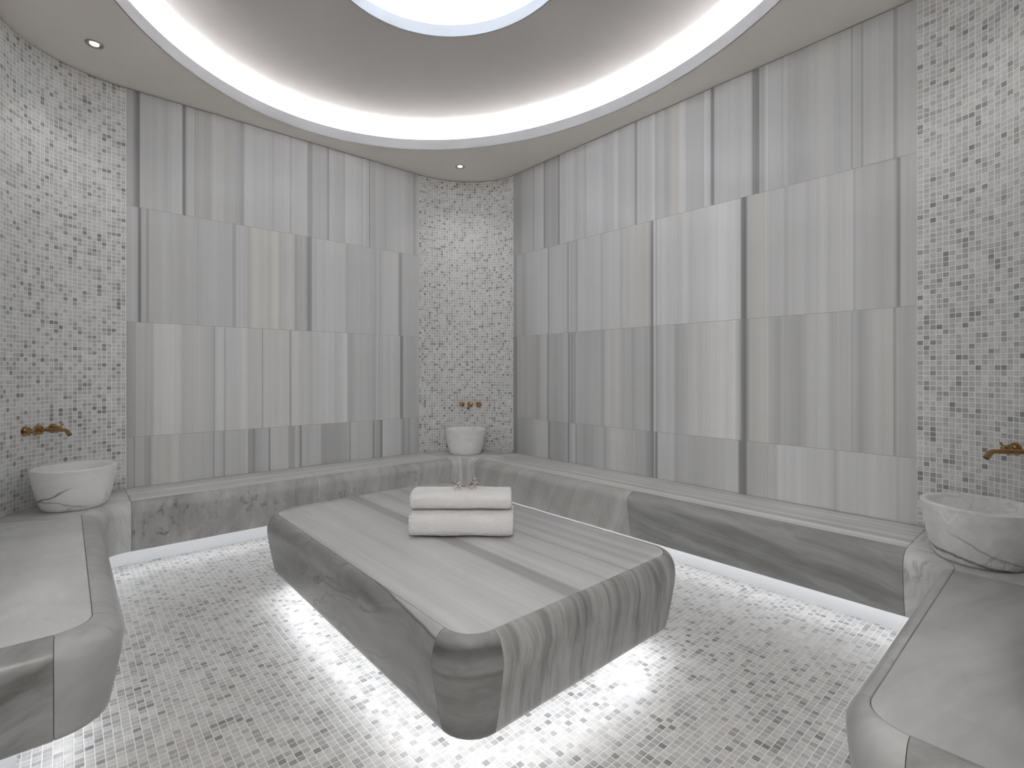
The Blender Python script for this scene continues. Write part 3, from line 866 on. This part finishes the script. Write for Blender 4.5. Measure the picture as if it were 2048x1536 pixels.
# near right bench
b4 = bench('marble_bench', 'grey marble bench with softly banded seat at the right edge before the right basin')
sweep(trim_line(P_near, G, -G), FPN, 'front_panel', M['front_cloud'], b4, voff=1.1)
sweep(P_cor_r[1], FPN, 'end_corner', M['front_cloud'], b4, voff=1.9)
sweep(trim_line(P_end_r, G, -.004), FPN, 'front_panel', M['front_end'], b4, voff=.5)
joint_core(straight(P_near) + P_cor_r[1][1:] + [trim_line(P_end_r, G, -.006)[1]], b4, FILLN)
o_ = [(SXR - RC2 - G, SYN - G)] + [(c.x - n.x * G, c.y - n.y * G) for c, n, s in P_cor_r[1]] + [(EX + G, YN + .002), (SXR - RC2 - G, YN + .002)]
slab_poly(o_, ZB - .025, ZB, 'seat', M['seat_near'], b4)
kr = kick_pts([(SXR - RC2, SYN + KO), (EX - KO, SYN + KO), (EX - KO, YN + .004)], [.03])
sweep(kr, [(0, 0), (0, ZU + .01), (-.02, ZU + .01), (-.02, 0)], 'toe_kick', M['kick'], b4)
lr = kick_pts([(SXR - RC2, SYN - .07), (EX + .07, SYN - .07), (EX + .07, YN + .004)], [.03])
sweep(lr, [(0, ZU - .001), (.016, ZU - .001), (.016, ZU - .007), (0, ZU - .007)], 'light_strip', M['led_bench'], b4)
slab_poly([(EX + .04, YN + .002), (SXR - RC2, YN + .002), (SXR - RC2, SYN - .04), (EX + .04, SYN - .04)], ZU, ZU + .02, 'underside', M['core'], b4)

# corner seats
def corner_seat(piece, wall_pts, label, fmat, smat, voff, prof=None, fill=None, k0=-.15, k1=-.15):
    c = tag(empty('bench_corner'), label, 'bench corner', 'curved corner pieces of the bench')
    sweep(piece[1], prof or FP, 'front_panel', M[fmat], c, voff=voff)
    joint_core(piece[1], c, fill)
    inner = [(p.x - n.x * G, p.y - n.y * G) for p, n, s in piece[1]]
    slab_poly(inner + list(reversed(wall_pts)), ZB - .025, ZB, 'seat', M[smat], c)
    # the skirting follows a tighter curve
    p0, n0, _ = piece[1][0]; p1, n1, _ = piece[1][-1]
    nk = len(piece[1]) - 1
    ks = [(p + n * (k0 + (k1 - k0) * i / nk), n, s) for i, (p, n, s) in enumerate(piece[1])]
    sweep(ks, [(0, 0), (0, ZU + .01), (-.02, ZU + .01), (-.02, 0)], 'toe_kick', M['kick'], c)
    sweep(piece[1], [(-.08, ZU - .001), (-.064, ZU - .001), (-.064, ZU - .007), (-.08, ZU - .007)], 'light_strip', M['led_bench'], c)
    under(piece[1], KO, c)
    return c
wl = arc(XL + RW, YL - RW, RW - .001, 180, 90, 24)
wl = [(XL + .001, SYB - RC)] + wl[1:-1] + [(SXL + RC - .001, YL - .001)]
corner_seat(P_in_l, wl, 'curved marble corner seat under the left basin', 'corner_pale', 'seat_corner', 2.0, k1=-.205)
wc = [(2.125 + (XR - .001 - 2.125) * math.sin(R_(a)), 3.03 + (YL - .001 - 3.03) * math.cos(R_(a))) for a in [90 * i / 24 for i in range(25)]]
wc = [w for w in wc if w[0] > xb + .002 and w[1] > yb + .002]
wc = [(xb + .001, YL - .001)] + wc + [(XR - .001, yb + .001)]
corner_seat(P_in_c, wc, 'curved marble corner seat under the far basin at the back', 'corner_pale', 'seat_corner', 3.0, k0=-.205)
wr = arc(XR - RW, YN + RW, RW - .001, 0, -90, 24)
xn = SXR - RC2
wr = [(XR - .001, ya - .001)] + [w for w in wr if w[1] < ya - .004 and w[0] > xn + .004] + [(xn + .001, YN + .001)]
corner_seat(P_in_r, wr, 'curved marble corner seat with swirled veins under the right basin', 'corner_swirl', 'corner_swirl', 4.0, prof=lerp_prof(FP, FPN), fill=lerp_prof(FILL, FILLN))

# ---------------------------------------------------------------- central stone
SX0, SX1, SY0, SY1, SR = .722, 1.650, .985, 2.505, .085
slab = tag(empty('heated_stone', (0, 0, 0)), 'large floating grey marble slab in the middle of the floor with towels on it', 'marble slab')
sp = fillet_path([(SX0 + .4, SY0), (SX1, SY0), (SX1, SY1), (SX0, SY1), (SX0, SY0), (SX0 + .4, SY0)], [SR] * 4, 14)
ZUS = .120     # underside of the central stone
SP = front_profile(.041, .010, .072, ZUS)
f0, c1, r1, c2, b1, c3, l1, c4, f1 = sp
front = [(f1[1][0][0], f1[1][0][1], f1[1][0][2]), (f1[1][1][0], f1[1][1][1], f1[1][1][2])]
front2 = front[:1] + [(f0[1][1][0], f0[1][1][1], f1[1][1][2] + .4)]
d_ = Vector((1, 0))
front2 = [(front2[0][0] + d_ * G, front2[0][1], 0.0), (front2[1][0] - d_ * G, front2[1][1], (front2[1][0] - front2[0][0]).length)]
def dense(samples, n):
    (p0, nr, s0), (p1, _, s1) = samples
    return [(p0.lerp(p1, k / (n - 1)), nr, s0 + (s1 - s0) * k / (n - 1)) for k in range(n)]
sweep(dense(front2, 6), SP, 'side_panel', M['slab_front'], slab)
sweep(trim_line(r1, G, -G), SP, 'side_panel', M['slab_far'], slab)
sweep(trim_line(b1, G, -G), SP, 'side_panel', M['slab_far'], slab)
VEIN_U0 = l1[1][0][2] + .66
slab_left_vein()
sweep(trim_line(l1, G, -G), SP, 'side_panel', M['slab_left'], slab)
for i, c in enumerate((c1, c2, c3, c4)):
    sweep(c[1], SP, 'corner_block', M['slab_corner'] if i == 3 else (M['slab_front'] if i == 0 else M['slab_left']), slab, voff=i * 1.3)
core = []
for k, pc in sp:
    core += pc if not core else pc[1:]
sweep(core, filler(SP, ZUS), 'joint_filler', M['grout'], slab)
out = []
for k, pc in sp:
    for p, n, s in (pc if not out else pc[1:]):
        out.append((p.x - n.x * G, p.y - n.y * G))
out = [q for i, q in enumerate(out) if (Vector(q) - Vector(out[i - 1])).length > 1e-4]
slab_poly(out, ZB - .03, ZB, 'top_panel', M['slab_top'], slab)
slab_poly([(SX0 + .05, SY0 + .05), (SX1 - .05, SY0 + .05), (SX1 - .05, SY1 - .05), (SX0 + .05, SY1 - .05)], ZUS + .001, ZUS + .022, 'underside', M['core'], slab)
slab_poly([(SX0 + .2, SY0 + .2), (SX1 - .2, SY0 + .2), (SX1 - .2, SY1 - .2), (SX0 + .2, SY1 - .2)], 0.0, ZUS + .001, 'plinth', M['kick'], slab)
sweep(core, [(-.062, ZUS - .001), (-.046, ZUS - .001), (-.046, ZUS - .007), (-.062, ZUS - .007)], 'light_strip', M['led_slab'], slab)

# ---------------------------------------------------------------- basins
BP_OUT = [(.0, 0), (.112, 0), (.120, .004), (.1285, .018), (.1385, .05), (.1465, .085), (.1535, .125), (.1590, .16), (.1625, .186), (.1632, .190), (.1620, .1935), (.1590, .1950)]
BP_IN = [(.1475, .1950), (.1450, .1935), (.1430, .190), (.1385, .16), (.130, .12), (.118, .08), (.098, .05), (.070, .034), (.03, .028), (0, .027)]
def basin(x, y, vaz, label, mat, hz=1.0):
    t = tag(empty('marble_basin', (x, y, ZB)), label, 'basin', 'round marble basins on the corner seats')
    bm = bmesh.new()
    n = 72
    prof = BP_OUT + BP_IN
    rings = []
    for r, z in prof:
        if r == 0:
            rings.append([bm.verts.new((0, 0, z * hz))])
        else:
            rings.append([bm.verts.new((r * math.cos(2 * math.pi * k / n), r * math.sin(2 * math.pi * k / n), z * hz)) for k in range(n)])
    for i in range(len(rings) - 1):
        p, q = rings[i], rings[i + 1]
        for k in range(n):
            k2 = (k + 1) % n
            if len(p) == 1:
                bm.faces.new((p[0], q[k], q[k2]))
            elif len(q) == 1:
                bm.faces.new((p[k], q[0], p[k2]))
            else:
                bm.faces.new((p[k], p[k2], q[k2], q[k]))
    finish(bm, 'bowl', M[mat], t, 50)
    # carved V just below the rim
    def rad(z):
        for (r0, z0), (r1, z1) in zip(BP_OUT[1:], BP_OUT[2:]):
            if z0 <= z <= z1:
                return r0 + (r1 - r0) * (z - z0) / max(z1 - z0, 1e-6)
        return .16
    bm = bmesh.new()
    def stroke(a, b_, w0, w1):
        m_ = 8
        pr = None
        for k in range(m_ + 1):
            f = k / m_
            px, pz = a[0] + (b_[0] - a[0]) * f, a[1] + (b_[1] - a[1]) * f
            d = Vector((b_[0] - a[0], b_[1] - a[1])).normalized()
            nn = Vector((-d.y, d.x)) * (w0 + (w1 - w0) * f)
            row = []
            for sgn, lift in ((-1, -.001), (-.5, .0012), (.5, .0012), (1, -.001)):
                qx, qz = px + nn.x * sgn, pz + nn.y * sgn
                ph = vaz + qx / .158
                r = rad(qz) + lift
                row.append(bm.verts.new((r * math.cos(ph), r * math.sin(ph), qz * hz)))
            if pr:
                for j in range(3):
                    bm.faces.new((pr[j], pr[j + 1], row[j + 1], row[j]))
            pr = row
    stroke((-.024, .172), (0, .136), .0042, .0022)
    stroke((.024, .172), (0, .136), .0022, .0030)
    stroke((-.029, .173), (-.017, .173), .0018, .0018)
    stroke((.019, .173), (.029, .173), .0016, .0016)
    finish(bm, 'carved_mark', M['mark'], t, 60)
    return t
basin(.035, 3.222, math.atan2(-.9, .44), 'round pale marble basin with a carved V at the left, under the left tap', 'basin_a')
basin(2.39, 3.262, math.atan2(-.81, -.60), 'round marble basin in the far back corner under the middle tap', 'basin_b')
basin(2.365, .235, math.atan2(.41, -.91), 'round veined marble basin with a carved V at the right edge', 'basin_c')

# ---------------------------------------------------------------- wall taps
def tube_bm(pts, rads, n=16, caps=True):
    bm = bmesh.new()
    pts = [Vector(p) for p in pts]
    rings = []
    prevu = None
    for i, p in enumerate(pts):
        d = (pts[min(i + 1, len(pts) - 1)] - pts[max(i - 1, 0)]).normalized()
        if prevu is None:
            u = d.orthogonal().normalized()
        else:
            u = (prevu - d * prevu.dot(d)).normalized()
        w = d.cross(u)
        prevu = u
        r = rads[i] if isinstance(rads, (list, tuple)) else rads
        rings.append([bm.verts.new(p + (u * math.cos(2 * math.pi * k / n) + w * math.sin(2 * math.pi * k / n)) * r) for k in range(n)])
    for i in range(len(rings) - 1):
        for k in range(n):
            bm.faces.new((rings[i][k], rings[i][(k + 1) % n], rings[i + 1][(k + 1) % n], rings[i + 1][k]))
    if caps:
        bm.faces.new(list(reversed(rings[0])))
        bm.faces.new(rings[-1])
    return bm

def tube(pts, rads, name, mat, parent, n=16):
    return finish(tube_bm(pts, rads, n), name, mat, parent, 40)

def join_bm(bms):
    out = bmesh.new()
    for b_ in bms:
        me = bpy.data.meshes.new('tmp')
        b_.to_mesh(me)
        b_.free()
        out.from_mesh(me)
        bpy.data.meshes.remove(me)
    return out

def faucet(x, y, z, rz, label, lat=(-.069, 0, .069), turn=(38, 52)):
    """local +y points out of the wall"""
    t = tag(empty('wall_tap', (x, y, z), rz), label, 'tap', 'brass wall taps above the basins')
    def rose(cx, back, parent):
        return tube([(cx, back, 0), (cx, .004, 0), (cx, .008, 0), (cx, .010, 0)], [.0245, .0245, .0225, .012], 'wall_rose', M['brass'], parent, 32)
    cx = lat[1]
    sp_ = [(cx, .0, 0), (cx, .03, 0), (cx, .09, 0), (cx, .135, 0)]
    rr = [.0085] * 4
    for k in range(1, 7):
        a = R_(52) * k / 6
        sp_.append((cx, .135 + .022 * math.sin(a), -.022 * (1 - math.cos(a))))
        rr.append(.0088)
    e = Vector(sp_[-1])
    dv = Vector((0, math.cos(R_(52)), -math.sin(R_(52))))
    sp_.append(tuple(e + dv * .006)); rr.append(.0098)
    sp_.append(tuple(e + dv * .020)); rr.append(.0102)
    s = tube(sp_, rr, 'spout', M['brass'], t, 20)
    rose(cx, -.012, s)
    o_ = e + dv * .0201
    tube([tuple(o_), tuple(o_ + dv * .0006)], [.0085, .0085], 'outlet', M['dark'], s, 16)
    for i, cx in enumerate((lat[0], lat[2])):
        st = tube([(cx, .0, 0), (cx, .012, 0), (cx, .014, 0), (cx, .034, 0), (cx, .036, 0), (cx, .050, 0), (cx, .053, 0)],
                  [.0125, .0125, .0085, .0080, .0105, .0100, .006], 'cross_handle', M['brass'], t, 20)
        rose(cx, -.012, st)
        parts_ = []
        for q in range(2):
            a = R_(turn[i] + 90 * q)
            dx, dz = math.cos(a), math.sin(a)
            L = .0255
            parts_.append(tube_bm([(cx + dx * L * f, .043, dz * L * f) for f in (-1.04, -1, -.75, 0, .75, 1, 1.04)],
                                  [.0028, .0046, .0044, .0038, .0044, .0046, .0028], 12))
        finish(join_bm(parts_), 'spokes', M['brass'], st, 40)
    return t
s2 = .70711
fl = (XL + RW - RW * s2, YL - RW + RW * s2)
faucet(fl[0], fl[1], .745, R_(-135), 'brass cross-handle tap seen side-on above the left basin')
fc = (2.125 + .57 * s2, 3.03 + .495 * s2)
faucet(fc[0], fc[1], .757, math.atan2(-.72, -.69) - math.pi / 2, 'brass tap with two cross handles above the far corner basin', lat=(-.071, 0, .071))
fr_ = (XR - RW + RW * s2, YN + RW - RW * s2)
faucet(fr_[0], fr_[1], .748, R_(45), 'brass tap spout at the right edge above the right basin')

# ---------------------------------------------------------------- towels
ANG = math.atan2(-.6626, .749)     # towels lie square to the camera's view of the slab
def towel(cx, cy, z, w, d, h, label, seed, rz):
    t = tag(empty('rolled_towel', (cx, cy, z), rz), label, 'towel', 'folded white towels on the central stone')
    th = .010
    # cross-section: a flat spiral; starts inside and ends underneath at the back
    line = []
    turns = 2.9
    n = 150
    for k in range(n + 1):
        f = k / n
        a = -math.pi * .62 - 2 * math.pi * turns * (1 - f)
        sc = 1 - (1 - f) * .80
        ry, rz_ = (d / 2 - th / 2), (h / 2 - th / 2)
        m_ = 3.2
        ca, sa = math.cos(a), math.sin(a)
        rr = (abs(ca) ** m_ + abs(sa) ** m_) ** (-1 / m_)
        off = (1 - f) * turns * th * 1.08
        yy = (ry - off) * ca * rr
        zz = max(rz_ - off, .002) * sa * rr
        line.append((yy, zz + h / 2))
    bm = bmesh.new()
    uvl = bm.loops.layers.uv.verify()
    nx = 34
    nrm = []
    for i in range(len(line)):
        a = line[max(i - 1, 0)]; b_ = line[min(i + 1, n)]
        dx, dz = b_[0] - a[0], b_[1] - a[1]
        L = math.hypot(dx, dz) or 1
        nrm.append((-dz / L, dx / L))
    s = [0]
    for i in range(1, len(line)):
        s.append(s[-1] + math.hypot(line[i][0] - line[i - 1][0], line[i][1] - line[i - 1][1]))
    def P(i, j, side):
        x = -w / 2 + w * j / nx
        y, zz = line[i]
        ny, nz = nrm[i]
        edge = max(0, abs(x) - (w / 2 - .012)) / .012
        tt = th / 2 * (1 - .45 * edge ** 2)
        wv = .0022 * noise.noise(Vector((x * 9, y * 14 + seed, zz * 14)))
        inset = .004 * noise.noise(Vector((s[i] * 5, seed, 2))) * (1 if j in (0, nx) else 0)
        yy = y + ny * tt * side + wv * ny * 1.5
        z2 = zz + nz * tt * side + wv * nz * 1.5
        return bm.verts.new((x + inset, yy, max(z2, .0)))
    A = [[P(i, j, -1) for j in range(nx + 1)] for i in range(n + 1)]
    B = [[P(i, j, 1) for j in range(nx + 1)] for i in range(n + 1)]
    def q(vs, uvs):
        f = bm.faces.new(vs)
        f.smooth = True
        for l, u in zip(f.loops, uvs):
            l[uvl].uv = u
    for i in range(n):
        for j in range(nx):
            x0_, x1_ = w * j / nx, w * (j + 1) / nx
            uv_ = ((x0_, s[i]), (x1_, s[i]), (x1_, s[i + 1]), (x0_, s[i + 1]))
            q((A[i][j], A[i][j + 1], A[i + 1][j + 1], A[i + 1][j]), uv_)
            q((B[i][j], B[i + 1][j], B[i + 1][j + 1], B[i][j + 1]), (uv_[0], uv_[3], uv_[2], uv_[1]))
        for j in (0, nx):
            q((A[i][j], A[i + 1][j], B[i + 1][j], B[i][j]), ((0, s[i]), (0, s[i + 1]), (.01, s[i + 1]), (.01, s[i])))
    for i in (0, n):
        for j in range(nx):
            q((A[i][j], A[i][j + 1], B[i][j + 1], B[i][j]), ((w * j / nx, 0), (w * (j + 1) / nx, 0), (w * (j + 1) / nx, .01), (w * j / nx, .01)))
    bmesh.ops.recalc_face_normals(bm, faces=bm.faces)
    me = bpy.data.meshes.new('cloth')
    bm.to_mesh(me)
    bm.free()
    link('cloth', me, M['towel'], t)
    return t
def at(dpt, px):
    a = (px - 1024) / 1010.0
    return (dpt * (.6626 + .749 * a), dpt * (.749 - .6626 * a))
c_ = at(2.045, 926)
towel(c_[0], c_[1], ZB, .405, .195, .106, 'lower folded white waffle towel resting on the stone slab', 1.0, ANG)
c2_ = at(2.055, 925)
towel(c2_[0], c2_[1], ZB + .1055, .398, .185, .072, 'upper folded white waffle towel on top of the other, under the dried flowers', 5.0, ANG)

# ---------------------------------------------------------------- dried flower sprig
def sprig():
    rnd = random.Random(11)
    c = at(2.045, 928)
    zt = ZB + .1055 + .0735
    t = tag(empty('flower_sprig', (c[0], c[1], zt), ANG), 'thin dried flower sprig with tiny pinkish blossoms lying on the upper towel', 'dried flowers')
    k = 1.0
    main = [(-.056, .040, .016), (-.043, .030, .011), (-.028, .018, .005), (-.010, .010, .003), (.006, .010, .002), (.018, .014, .005), (.029, .022, .010), (.036, .030, .016)]
    tube([(x, y, z) for x, y, z in main], [.0016, .0014, .0013, .0012, .0012, .0011, .0010, .0008], 'stem', M['twig'], t, 8)
    def side(a, b_, n_):
        a = Vector(a); b_ = Vector(b_)
        mid = (a + b_) / 2 + Vector((rnd.uniform(-.003, .003), 0, rnd.uniform(.0, .004)))
        tube([a, mid, b_], [.0007, .0006, .0004], 'stem', M['twig'], t, 6)
        return [a, mid, b_]
    twigs = []
    ends_l = [(-.040, -.030, .003), (-.028, -.042, .002), (-.018, -.038, .002), (-.008, -.030, .003), (-.034, -.016, .004), (-.024, -.030, .003), (-.030, .030, .016), (-.018, .02, .015)]
    ends_r = [(.022, -.034, .003), (.034, -.024, .004), (.048, -.016, .006), (.056, -.004, .006), (.060, .012, .010), (.050, .020, .018), (.040, .034, .026), (.044, .008, .012), (.030, -.006, .006), (.052, -.026, .003), (.034, .018, .018), (.012, -.024, .003)]
    for e in ends_l:
        twigs.append(side((-.028 + rnd.uniform(-.004, .004), .018, .005), e, 3))
    for e in ends_r:
        twigs.append(side((.022 + rnd.uniform(-.006, .008), .016, .006), e, 3))
    # one blossom: five petals round a bud; the meshes are shared by every copy
    def blossom_mesh(mat, r):
        bm = bmesh.new()
        for i in range(5):
            a = 2 * math.pi * i / 5
            cx, cy = math.cos(a), math.sin(a)
            v = [bm.verts.new(p) for p in ((0, 0, 0), (cx * r * .6 - cy * r * .35, cy * r * .6 + cx * r * .35, r * .25), (cx * r, cy * r, r * .15), (cx * r * .6 + cy * r * .35, cy * r * .6 - cx * r * .35, r * .25))]
            bm.faces.new(v)
        bmesh.ops.create_icosphere(bm, subdivisions=1, radius=r * .38, matrix=Matrix.Translation((0, 0, r * .2)))
        me = bpy.data.meshes.new('blossom')
        bm.to_mesh(me); bm.free()
        me.materials.append(mat)
        return me
    m1 = blossom_mesh(M['petal'], .0054)
    m2 = blossom_mesh(M['petal_dark'], .0034)
    for tw in twigs:
        for j in range(4):
            f = rnd.uniform(.45, 1.05)
            p = tw[1].lerp(tw[2], (f - .5) * 2) if f > .5 else tw[0].lerp(tw[1], f * 2)
            o = bpy.data.objects.new('blossom', m1 if rnd.random() < .72 else m2)
            COL.objects.link(o)
            o.parent = t
            o.location = (p.x + rnd.uniform(-.004, .004), p.y + rnd.uniform(-.004, .004), max(p.z + rnd.uniform(-.001, .004), .001))
            o.rotation_euler = (rnd.uniform(-.9, .9), rnd.uniform(-.9, .9), rnd.uniform(0, 6))
sprig()

# ---------------------------------------------------------------- scale everything to real size
for me in bpy.data.meshes:
    me.transform(Matrix.Scale(SC, 4))
for o in bpy.data.objects:
    o.location = Vector(o.location) * SC
for ld in bpy.data.lights:
    ld.shadow_soft_size *= SC
